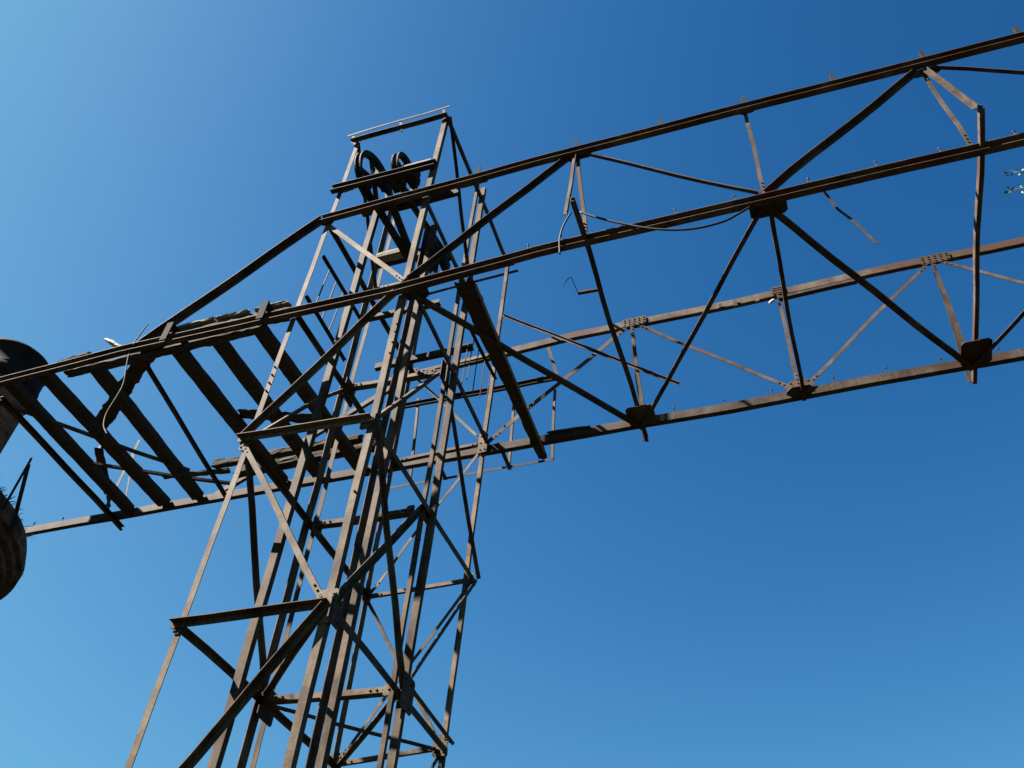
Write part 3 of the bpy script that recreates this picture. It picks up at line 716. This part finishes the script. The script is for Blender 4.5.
# wooden machine bench and bearing timbers on the platform
PT = NODES['FL0'][1]
def block(name, lo, hi, mat, seed):
    p = ((lo[0]), (lo[1] + hi[1]) / 2, (lo[2] + hi[2]) / 2)
    q = ((hi[0]), (lo[1] + hi[1]) / 2, (lo[2] + hi[2]) / 2)
    return link_mesh(name, timber_bm(p, q, hi[1] - lo[1], hi[2] - lo[2], .006, .02, .12, seed), mat, tower)
block('bearing_timber', (-6.78, PT + .03, 16.10), (-6.50, PT + .13, 16.30), MOSSY, 1)
block('bearing_timber', (-5.50, PT + .03, 16.11), (-4.93, PT + .13, 16.35), MOSSY, 2)
block('bearing_timber', (-6.75, PT + .80, 16.45), (-4.95, PT + .92, 16.58), WOOD, 3)
block('bearing_timber', (-6.74, PT + 1.62, 16.08), (-5.98, PT + 1.80, 16.22), MOSSY, 4)

# ------------------------------------------------------------------ pulleys
def pulley(cx, cy, cz, R, label, spin, turn=0.0):
    t = thing('pulley_wheel', label, 'pulley', (cx, cy, cz), 'hoist pulleys')
    ax = Vector((math.cos(turn), math.sin(turn), 0))
    fy = Vector((-math.sin(turn), math.cos(turn), 0))
    fz = Vector((0, 0, 1))
    c = Vector((cx, cy, cz))
    def ringpts(prof, n=48):
        bm = bmesh.new()
        rings = []
        for i in range(n):
            a = 2 * math.pi * i / n
            w = fy * math.cos(a) + fz * math.sin(a)
            rings.append([bm.verts.new(c + w * r + ax * x) for r, x in prof])
        for i in range(n):
            A, B = rings[i], rings[(i + 1) % n]
            for j in range(len(prof)):
                k = (j + 1) % len(prof)
                bm.faces.new((A[j], A[k], B[k], B[j]))
        return bm
    w = .07
    prof = [(R, -w), (R, -w * .6), (R * .9, -w * .2), (R * .9, w * .2), (R, w * .6), (R, w), (R * .82, w * .7), (R * .80, 0), (R * .82, -w * .7)]
    link_mesh('rim', ringpts(prof), IRON, t, False)
    for k in range(4):
        a = spin + math.pi / 2 * k
        d = fy * math.cos(a) + fz * math.sin(a)
        bm = bmesh.new()
        add_member(bm, c + d * .05, c + d * R * .87, 'R', (.08, .055), tuple(ax), tuple(d.cross(ax)))
        link_mesh('spoke', bm, IRON, t)
    bm = bmesh.new()
    add_cyl(bm, c - ax * .09, c + ax * .09, .10, .10, 18)
    link_mesh('hub', bm, IRON, t)
    bm = bmesh.new()
    add_cyl(bm, c - ax * .27, c + ax * .27, .035, .035, 12)
    link_mesh('axle', bm, IRON, t)
    for s in (-1, 1):
        bm = bmesh.new()
        o = c + ax * (.2 * s)
        add_cyl(bm, o - ax * .07, o + ax * .07, .135, .135, 16)
        add_box(bm, (o.x - .062, o.y - .19, o.z - .24), (o.x + .062, o.y + .19, o.z - .03))
        link_mesh('bearing', bm, IRON, t)
    return t

pulley(-6.36, PT + .42, 16.84, .58, 'large spoked iron pulley wheel left on the tower top platform', .5, -.12)
pulley(-5.70, PT + .42, 16.74, .42, 'smaller iron pulley wheel in the middle of the tower top platform', .2, -.05)
LP = (-5.31, 8.75, 15.25)
pulley(LP[0], LP[1], LP[2], .32, 'low dark pulley wheel between the posts, just above the bridge floor chord', .9, .3)

# inclined arms and the lower sheave behind them
def arms():
    for (a, b, s) in ((((-6.30), PT + .5, 16.2), (-6.05, PT + 1.75, 15.9), .13), ((-5.98, PT + .5, 16.2), (-5.98, PT + 1.75, 15.9), .13), ((-5.62, PT + .55, 16.1), (-5.25, PT + 1.9, 15.75), .10)):
        member('inclined_arm', tower, a, b, 'C', (s, .07, .014), (1, 0, 0), (0, 0, 1), IRON, 0.0)
arms()

# ------------------------------------------------------------------ bridge details
for k, w, h, dx, dz in (('A1', .42, .20, .03, -.10), ('A2', .26, .16, .02, -.09), ('A3', .40, .20, .02, -.10), ('A4', .40, .20, 0, -.1), ('B4', .4, .25, 0, .1)):
    plate('gusset_plate', bridge, nodev(k, dx, -.008, dz), 'Y', w, h, .012, RUSTY, ((-.5, .0), (-.2, -.2), (.2, -.2), (.5, 0)), .05)
R8 = tuple((x, y) for x in (-.8, -.4, 0, .4, .8) for y in (-.6, .1, .65))
for k, w, h, dx, dz in (('C1', .46, .22, .04, -.02), ('C2', .22, .22, 0, -.03), ('C3', .48, .22, .04, -.02), ('C4', .46, .22, 0, -.02)):
    plate('gusset_plate', bridge, nodev(k, dx, -.02, dz), 'Y', w, h, .012, RUSTY, R8, .03)
for k, w, h, dx, dy, dz, ti in (('FR3', .40, .28, .08, .10, -.11, 0), ('B2', .50, .30, .0, .08, -.13, 0), ('B4', .5, .34, 0, .1, -.13, 0),
                             ('D1', .46, .46, .0, -.23, -.11, 0), ('D3', .44, .52, .03, -.27, -.11, 0)):
    plate('gusset_plate', bridge, nodev(k, dx, dy, dz), 'Z', w, h, .014, RUSTY, B4, .05, ti)
for k in ('D2', 'D4'):
    plate('gusset_plate', bridge, nodev(k, .01, -.02, .10), 'Y', .46, .28, .012, RUSTY, B4, .11)
    plate('gusset_plate', bridge, nodev(k, .0, -.1, -.1), 'Z', .44, .24, .014, RUSTY, B4, .09)

CH = [[Vector(t[1])] + [Vector(x) for x in t[7]] + [Vector(t[2])] for t in BRIDGE if t[0].endswith('_chord')]
def on_chord(k, x):
    for p, q in zip(CH[k], CH[k][1:]):
        if x <= q.x or q is CH[k][-1]:
            return p.lerp(q, (x - p.x) / (q.x - p.x))
def zb(x):
    return on_chord(1, x).z
def stud(p, h, r, lean):
    bm = bmesh.new()
    p = Vector(p)
    q = p + Vector((lean, 0, h))
    add_cyl(bm, p, q, r, r, 6)
    add_cyl(bm, q - Vector((0, 0, .02)), q + Vector((0, 0, .012)), r * 1.9, r * 1.9, 6)
    link_mesh('stud', bm, IRON, bridge)
for p in ((-2.86, 7.38, 12.64), (-2.36, 7.38, 12.69), (-1.5, 7.38, 12.69), (-0.71, 7.38, 12.69), (0.11, 7.38, 12.68), (1.05, 7.38, 12.71), (1.92, 7.38, 12.71), (2.71, 7.38, 12.7), (3.57, 7.38, 12.72)):
    c = on_chord(1, p[0])
    stud((c.x, c.y - .075, c.z + .04), rnd.uniform(.13, .19), .009, rnd.uniform(-.02, .02))
for p in ((-1.54, 11.09, 12.54), (-0.69, 11.09, 12.53), (0.07, 11.09, 12.54), (1.05, 11.09, 12.55), (1.86, 11.09, 12.55), (2.68, 11.09, 12.57), (3.53, 11.09, 12.55), (-14.16, 11.09, 12.63), (-14.91, 11.09, 12.62)):
    c = on_chord(3, p[0])
    stud((c.x, c.y + .05, c.z + .05), rnd.uniform(.15, .2), .009, rnd.uniform(-.02, .02))
for p in ((-3.89, 7.38, 15.17), (-2.19, 7.38, 15.11), (-0.81, 7.38, 15.11), (0.5, 7.38, 15.07), (1.82, 7.38, 15.06), (3.1, 7.38, 15.04), (4.37, 7.38, 14.98)):
    bm = bmesh.new()
    c = on_chord(0, p[0])
    add_member(bm, (c.x, c.y - .085, c.z + .06), (c.x, c.y - .085, c.z + .30), 'L', (.055, .055, .014), (1, 0, 0), (0, 1, 0))
    link_mesh('chord_lug', bm, SOOT, bridge)

# posts left standing on the far bottom chord
for a, b, wd in (((-13.13, 11.09, 12.74), (-13.09, 11.09, 14.6), .075), ((-12.67, 11.09, 12.8), (-13.03, 11.09, 14.15), .035), ((-13.02, 11.09, 12.72), (-14.17, 11.09, 14.67), .06)):
    member('rail_post', bridge, a, b, 'L', (wd, .04, .008), (1, 0, 0), (0, 1, 0), RUSTY, 0.02)
# steel strip under the far top chord and its brackets
a, b = (0.51, 11.09, 14.78), (1.88, 11.09, 14.85)
member('loose_strip', bridge, (a[0], a[1] - .06, a[2] - .02), (b[0], b[1] - .06, b[2] - .05), 'L', (.09, .06, .01), (0, 1, 0), (0, 0, 1), RUSTY, .01)
for p, h in (((-0.49, 11.09, 14.92), .05), ((-0.23, 11.09, 14.95), .13), ((0.16, 11.09, 14.9), .08)):
    bm = bmesh.new()
    add_box(bm, (p[0] - .035, p[1] - .05, p[2] - h), (p[0] + .035, p[1] - .02, p[2] + .05))
    link_mesh('bracket', bm, RUSTY, bridge)
bm = bmesh.new()
c = Vector((0.4, 11.09, 14.73)) + Vector((0, -.06, 0))
add_tube(bm, [c + Vector((-.05, 0, -.05)), c + Vector((-.02, 0, -.03)), c + Vector((.03, 0, 0)), c + Vector((.06, 0, .01))], [.014, .03, .03, .018], 10)
single('insulator', bm, BULB, tuple(c), 'small white porcelain insulator under the far top chord', 'insulator', None, True)

# ------------------------------------------------------------------ sleepers and timbers on the bridge
ZS = 11.0 + 1.6
YN, YF = NODES['FL0'][1], NODES['BR0'][1]
SL = [(-12.33, -12.40, 'sleeper nearest the brick chimney, second dark beam from the left end', .21),
      (-11.60, -11.58, 'dark wooden sleeper crossing between chimney and hanging steel strip', .23),
      (-10.62, -10.80, 'dark wooden sleeper passing just behind the twisted hanging steel strip', .22),
      (-9.02, -8.96, 'dark wooden sleeper below the left iron strap of the mossy kerb timber', .23),
      (-8.26, -8.18, 'dark wooden sleeper midway below the mossy kerb timber', .22),
      (-7.47, -7.34, 'dark wooden sleeper closest to the tower, below the right iron strap', .22)]
for i, (xa, xb, lab, w) in enumerate(SL):
    a, b = Vector((xa, YN + (-.02 if i < 2 else .12), ZS - .07)), Vector((xb, YF - .02, ZS - .07))
    c = (a + b) / 2
    single('wooden_sleeper', timber_bm(a, b, w, .17, .006, .05, .09, 20 + i), WOOD, tuple(c), lab, 'sleeper', 'wooden sleepers across the bridge')

def timber(name, a, b, w, h, mat, label, cat, seed, group=None, rough=.014, ragged=.15):
    c = tuple((Vector(a) + Vector(b)) / 2)
    return single(name, timber_bm(a, b, w, h, rough, ragged, .08, seed), mat, c, label, cat, group)
kerb = timber('kerb_timber', (-9.65, YN + .09, zb(-9.65) + .30), (-6.84, YN + .09, zb(-6.84) + .30), .14, .26, WOOD, 'long rotten kerb timber on top of the near chord, left of the tower', 'timber', 41, None, .014, .2)
for x0, x1 in ((-9.45, -8.3), (-8.35, -7.6), (-7.62, -6.9)):
    link_mesh('mossy_top_board', timber_bm((x0, YN + .075, zb(x0) + .455), (x1, YN + .075, zb(x1) + .46), .19, .055, .007, .2, .08, int(x0 * -10)), MOSSY, kerb)
for x in (-8.98, -7.2):
    bm = bmesh.new()
    add_box(bm, (x - .06, YN - .20, zb(x) - .10), (x + .06, YN - .175, zb(x) + .33))
    add_box(bm, (x - .06, YN - .174, zb(x) + .28), (x + .06, YN + .01, zb(x) + .31))
    link_mesh('iron_strap', bm, SOOT, kerb)
timber('stringer_timber', (-11.1, YN + .06, zb(-11.1) - .02), (-7.3, YN + .06, zb(-7.3) - .02), .10, .16, WOOD, 'dark ledger timber along the near chord, under the long rotten kerb timber', 'timber', 42)
timber('kerb_timber', (-9.9, YF - .30, ZS + .12), (-6.85, YF - .30, ZS + .14), .18, .16, WOOD, 'dark broken kerb timber along the far chord, passing behind the tower posts', 'timber', 43, None, .014, .2)
timber('stringer_timber', (-10.2, YF - .62, ZS + .10), (-7.05, YF - .57, ZS + .12), .14, .13, WOOD, 'splintered inner timber beside the far kerb, left of the tower', 'timber', 44, None, .014, .2)
timber('broken_board', (-8.93, 9.3, 12.64), (-7.03, 9.6, 12.3), .20, .05, WOOD, 'broken dark board with a pointed end, seen between tower and sleepers', 'board', 45, None, .012, .3)
timber('broken_board', (-10.66, 7.5, 13.18), (-9.94, 7.45, 12.6), .13, .05, PALEWOOD, 'short bleached white board sticking up behind the near chord', 'board', 46, None, .008, .06)
timber('broken_board', (-11.6, 7.55, 12.91), (-10.91, 7.55, 12.97), .07, .05, WOOD, 'thin dark splinter board lying on the near chord, left of the white board', 'board', 47, None, .01, .12)
timber('broken_board', (-12.02, 11.09, 13.32), (-10.26, 11.09, 13.12), .12, .04, WOOD, 'splintered dark board leaning on the far chord between two sleepers', 'board', 48, None, .01, .3)
timber('broken_board', (-3.77, 11.09, 12.55), (-2.94, 11.09, 12.49), .06, .035, WOOD, 'short dark board lying on the far chord right of the tower', 'board', 49, None, .012, .14)
timber('broken_board', (-9.35, 11.09, 12.92), (-7.88, 11.09, 13.54), .07, .05, PALEWOOD, 'pale narrow board slanting behind the tower left of its posts', 'board', 50, None, .008, .1)
# the long plank that has slipped across the bottom chords
a, b = Vector((-3.93, 7.46, 12.5)), Vector((-3.95, 11.6, 12.5))
pk = single('wooden_plank', timber_bm(a + Vector((0, 0, -.10)), b + Vector((0, 0, -.10)), .30, .05, .006, .14, .1, 60, .5), WOOD, tuple((a + b) / 2), 'wide brown plank laid across the bottom chords just right of the tower', 'plank')
bm = bmesh.new()
add_member(bm, a + Vector((.155, .1, -.13)), b + Vector((.08, -.25, -.13)), 'R', (.05, .025), (0, 0, 1), (1, 0, 0))
link_mesh('lit_edge_strip', bm, MOSSY, pk)  # pale strip that paints in the plank's sunlit right edge

# ------------------------------------------------------------------ hanging bits
def ribbon(name, pts, w, t, axis, mat, label, cat):
    bm = bmesh.new()
    P = curve_pts(pts, 5)
    wv = Vector(axis)
    prev = None
    for i, p in enumerate(P):
        d = (P[min(i + 1, len(P) - 1)] - P[max(i - 1, 0)]).normalized()
        u = (wv - d * d.dot(wv)).normalized()
        v = d.cross(u)
        ww = w * (1 + .25 * noise.noise((i * .45, len(P), 3)))
        r = [bm.verts.new(p + u * a * ww / 2 + v * b * t / 2) for a, b in ((-1, -1), (1, -1), (1, 1), (-1, 1))]
        if prev:
            for k in range(4):
                bm.faces.new((prev[k], prev[(k + 1) % 4], r[(k + 1) % 4], r[k]))
        else:
            bm.faces.new(r)
        prev = r
    bm.faces.new(prev)
    return single(name, bm, mat, tuple(P[0]), label, cat)
timber('broken_board', (-9.52, 7.51, 12.73), (-11.8, 9.06, 12.73), .24, .05, WOOD, 'dark broken plank slanting over the sleepers, draped with a pale cable', 'board', 51, None, .012, .3)
timber('broken_board', (-12.06, 9.44, 12.73), (-12.78, 10.77, 12.73), .15, .05, WOOD, 'short dark board end showing between two sleepers near the far chord', 'board', 52, None, .01, .2)
def cable(name, pts, r, mat, label, cat, n=6):
    bm = bmesh.new()
    P = curve_pts(pts, n)
    add_tube(bm, P, r, 6)
    return single(name, bm, mat, tuple(P[0]), label, cat, None, True)
cable('hanging_cable', [(-9.62, 7.3, 13.05), (-9.66, 7.3, 12.9), (-9.71, 7.3, 12.54), (-9.64, 7.28, 12.18), (-9.48, 7.3, 11.59), (-9.47, 7.3, 11.28), (-9.5, 7.3, 10.94), (-9.43, 7.3, 10.65), (-9.27, 7.3, 10.43)], .011, STRAP, 'pale frayed cable dangling over the near chord beside the twisted strip', 'cable')
cable('hanging_cable', [(-2.07, 7.2, 13.03), (-1.78, 7.2, 12.75), (-1.42, 7.2, 12.45), (-1.01, 7.2, 12.16), (-0.55, 7.2, 11.97), (-0.13, 7.2, 11.96), (0.12, 7.2, 12.07), (0.26, 7.2, 12.15)], .018, CABLE, 'black cable sagging along the near bottom chord right of the tower', 'cable')
cable('hanging_cable', [(-2.21, 7.2, 13.07), (-2.31, 7.2, 12.82), (-2.37, 7.2, 12.49), (-2.36, 7.2, 12.11)], .014, CABLE, 'short black cable end hanging from the crossbeam tip below the top chord', 'cable')
ribbon('steel_strip', [(1.18, 7.4, 12.61), (1.24, 7.45, 12.46), (1.29, 7.5, 12.34), (1.34, 7.5, 12.08), (1.46, 7.5, 11.77), (1.56, 7.5, 11.44), (1.64, 7.5, 11.17)], .034, .008, (1, 0, .6), RUSTY, 'thin bent strip dangling alone in the sky below the near bottom chord', 'strip')
a, b = Vector((-4.81, 11.09, 16.08)), Vector((-1.38, 11.09, 13.08))
bm = bmesh.new()
add_member(bm, a + Vector((0, -.05, 0)), b + Vector((0, -.05, 0)), 'L', (.045, .05, .008), (0, 0, -1), (0, -1, 0), .04)
single('loose_rod', bm, RUSTY, tuple(a), 'thin loose steel rod slanting down across the right side of the tower', 'rod')
bm = bmesh.new()
add_member(bm, (-2.04, 8.25, 12.5), (-2.39, 8.23, 12.5), 'R', (.04, .05), (0, 0, 1), (0, 1, 0))
hk = single('iron_hook', bm, IRON, (-2.04, 8.25, 12.5), 'small iron peg with wire sticking out of the first crossbeam right of tower', 'hook')
bm = bmesh.new()
add_tube(bm, curve_pts([(-2.39, 8.23, 12.5), (-2.4, 8.05, 12.5), (-2.42, 7.91, 12.5), (-2.57, 8.04, 12.5)], 4), .006, 5)
link_mesh('wire', bm, IRON, hk)

# ------------------------------------------------------------------ kiln and chimney
KX, KY, KZ = -17.40, 9.05, 10.3 + 1.6
def add_rings(bm, cx, cy, prof, n=72, jit=0.0):
    rings = []
    for r, z in prof:
        rings.append([bm.verts.new((cx + (r + jit * noise.noise((r * 3 + math.cos(2 * math.pi * i / n) * 5, math.sin(2 * math.pi * i / n) * 5, z * 4))) * math.cos(2 * math.pi * i / n),
                                    cy + (r + jit * noise.noise((r * 3 + math.cos(2 * math.pi * i / n) * 5, math.sin(2 * math.pi * i / n) * 5, z * 4 + 5))) * math.sin(2 * math.pi * i / n), z)) for i in range(n)])
    for A, B in zip(rings, rings[1:]):
        for i in range(n):
            bm.faces.new((A[i], A[(i + 1) % n], B[(i + 1) % n], B[i]))
    return rings
KILN_BRICK = brick_mat('kiln_brick', 3.4, (0.13, 0.08, 0.055, 1), (0.07, 0.05, 0.038, 1))
STACK_BRICK = brick_mat('stack_brick', 0.7)
kiln = thing('brick_kiln', 'round brick kiln with an overhanging corbelled rim and grass on top', 'kiln', (KX, KY, 0))
bm = bmesh.new()
add_rings(bm, KX, KY, [(3.25, -.2), (3.0, 6), (2.85, KZ - .62), (2.85, KZ - .6)], 72, .03)
link_mesh('shaft', bm, KILN_BRICK, kiln)
bm = bmesh.new()
rr = add_rings(bm, KX, KY, [(2.8, KZ - .6), (3.05, KZ - .6), (3.05, KZ - .45), (3.2, KZ - .45), (3.2, KZ - .3), (3.32, KZ - .3), (3.32, KZ - .15), (3.42, KZ - .15), (3.43, KZ + .05), (3.40, KZ + .22), (3.0, KZ + .3), (1.0, KZ + .3)], 96, .07)
bm.faces.new(rr[-1])
link_mesh('corbelled_rim', bm, KILN_BRICK, kiln)
# iron posts still standing on the rim
for a, b, wd in (((-13.78, 9.9, 11.41), (-14.32, 9.9, 13.12), .10), ((-13.88, 9.6, 11.74), (-13.9, 9.6, 12.99), .05)):
    member('rail_post', kiln, a, b, 'L', (wd, .05, .01), (1, 0, 0), (0, 1, 0), IRON, 0)
bm = bmesh.new()
gr = random.Random(5)
for i in range(1500):
    a = gr.uniform(-1.7, -.25) if i < 1350 else gr.uniform(-.3, .6)
    r = gr.uniform(3.1, 3.42)
    p = Vector((KX + r * math.cos(a), KY + r * math.sin(a), KZ + .20))
    h = gr.uniform(.02, .10) * (2.0 if gr.random() < .03 else 1)
    lean = Vector((math.cos(a) * gr.uniform(.0, .25) + gr.uniform(-.1, .1), math.sin(a) * gr.uniform(0, .25) + gr.uniform(-.1, .1), h - gr.uniform(0, .06)))
    w = Vector((-math.sin(a), math.cos(a), 0)) * gr.uniform(.006, .014)
    q = p + lean * .6 + Vector((0, 0, .03))
    e = p + lean
    v = [bm.verts.new(x) for x in (p - w, p + w, q + w * .6, e, q - w * .6)]
    bm.faces.new(v)
gs = link_mesh('dry_grass', bm, GRASS)
tag(gs, 'tufts of dry grass growing on the round kiln rim', 'grass', None, 'stuff')

SX, SY = -15.3, 9.1
chimney = thing('brick_chimney', 'dark brick chimney with a black iron collar behind the bridge end', 'chimney', (SX, SY, KZ + .28))
bm = bmesh.new()
add_rings(bm, SX, SY, [(.70, KZ + .28), (.68, 14.7)], 48, .01)
link_mesh('stack', bm, STACK_BRICK, chimney, True)
bm = bmesh.new()
add_rings(bm, SX, SY, [(.66, 14.68), (.74, 14.68), (.745, 15.0), (.72, 15.02), (.72, 15.5), (.75, 15.52), (.75, 15.6), (.60, 15.6), (.60, 14.9)], 48, .008)
link_mesh('iron_collar', bm, SOOT, chimney, True)

# ------------------------------------------------------------------ young tree whose twig tip enters at the right edge
def grow_tree():
    base = Vector((5.6, 4.6, 0))
    t = thing('leafy_tree', 'slender silvery tree whose twig tips reach in at the right edge', 'tree', tuple(base))
    r = random.Random(11)
    bm = bmesh.new()
    top = base + Vector((-.3, .2, 7.4))
    trunk = curve_pts([base, base + Vector((.05, .05, 2.2)), base + Vector((-.1, .1, 4.6)), top], 6)
    add_tube(bm, trunk, [.13 * (1 - i / len(trunk)) + .02 for i in range(len(trunk))], 10)
    link_mesh('trunk', bm, BARK, t, True)
    bm = bmesh.new()
    lf = bmesh.new()
    def leaf(p, d):
        d = d.normalized()
        s = d.orthogonal().normalized()
        s = (Matrix.Rotation(r.uniform(0, 6.28), 3, d) @ s)
        L = r.uniform(.03, .052)
        w = L * .24
        n = d.cross(s) * L * .12
        v = [lf.verts.new(x) for x in (p, p + d * L * .5 + s * w + n, p + d * L, p + d * L * .5 - s * w + n)]
        lf.faces.new(v)
    def twig(a, b, n):
        P = curve_pts([a, a.lerp(b, .5) + Vector((r.uniform(-.05, .05), r.uniform(-.05, .05), .06)), b], 5)
        add_tube(bm, P, [.008 * (1 - i / len(P)) + .002 for i in range(len(P))], 5)
        for k in range(n):
            q = P[int(len(P) * (.25 + .75 * k / n)) % len(P)]
            d = (b - a).normalized() + Vector((r.uniform(-1, 1), r.uniform(-1, 1), r.uniform(-.8, .8))) * .9
            leaf(q + Vector((r.uniform(-.03, .03), r.uniform(-.03, .03), r.uniform(-.03, .03))), d)
    tips = [Vector((2.08, 4.55, 7.91)), Vector((2.0, 4.55, 7.7))]
    start = trunk[-5]
    fork = tips[0].lerp(start, .22) + Vector((0, 0, .05))
    P = curve_pts([start, start.lerp(fork, .5) + Vector((0, 0, .15)), fork], 8)
    add_tube(bm, P, [.04 * (1 - i / len(P)) + .01 for i in range(len(P))], 7)
    for tp in tips:
        twig(fork, tp, 34)
    for k in range(60):
        h = r.uniform(.42, 1.0)
        s = trunk[int(h * (len(trunk) - 1))]
        a = r.uniform(-1.5, 1.7)
        L = r.uniform(.9, 1.8) * (1.25 - .6 * h)
        e = s + Vector((math.cos(a) * L, math.sin(a) * L, r.uniform(.1, .8)))
        P = curve_pts([s, s.lerp(e, .5) + Vector((0, 0, .1)), e], 5)
        add_tube(bm, P, [.025 * (1 - i / len(P)) + .005 for i in range(len(P))], 5)
        for j in range(7):
            b = P[r.randrange(3, len(P))]
            twig(b, b + Vector((r.uniform(-.4, .5), r.uniform(-.4, .4), r.uniform(-.2, .4))), 14)
    link_mesh('limbs', bm, BARK, t, True)
    link_mesh('crown', lf, LEAF, t)
grow_tree()
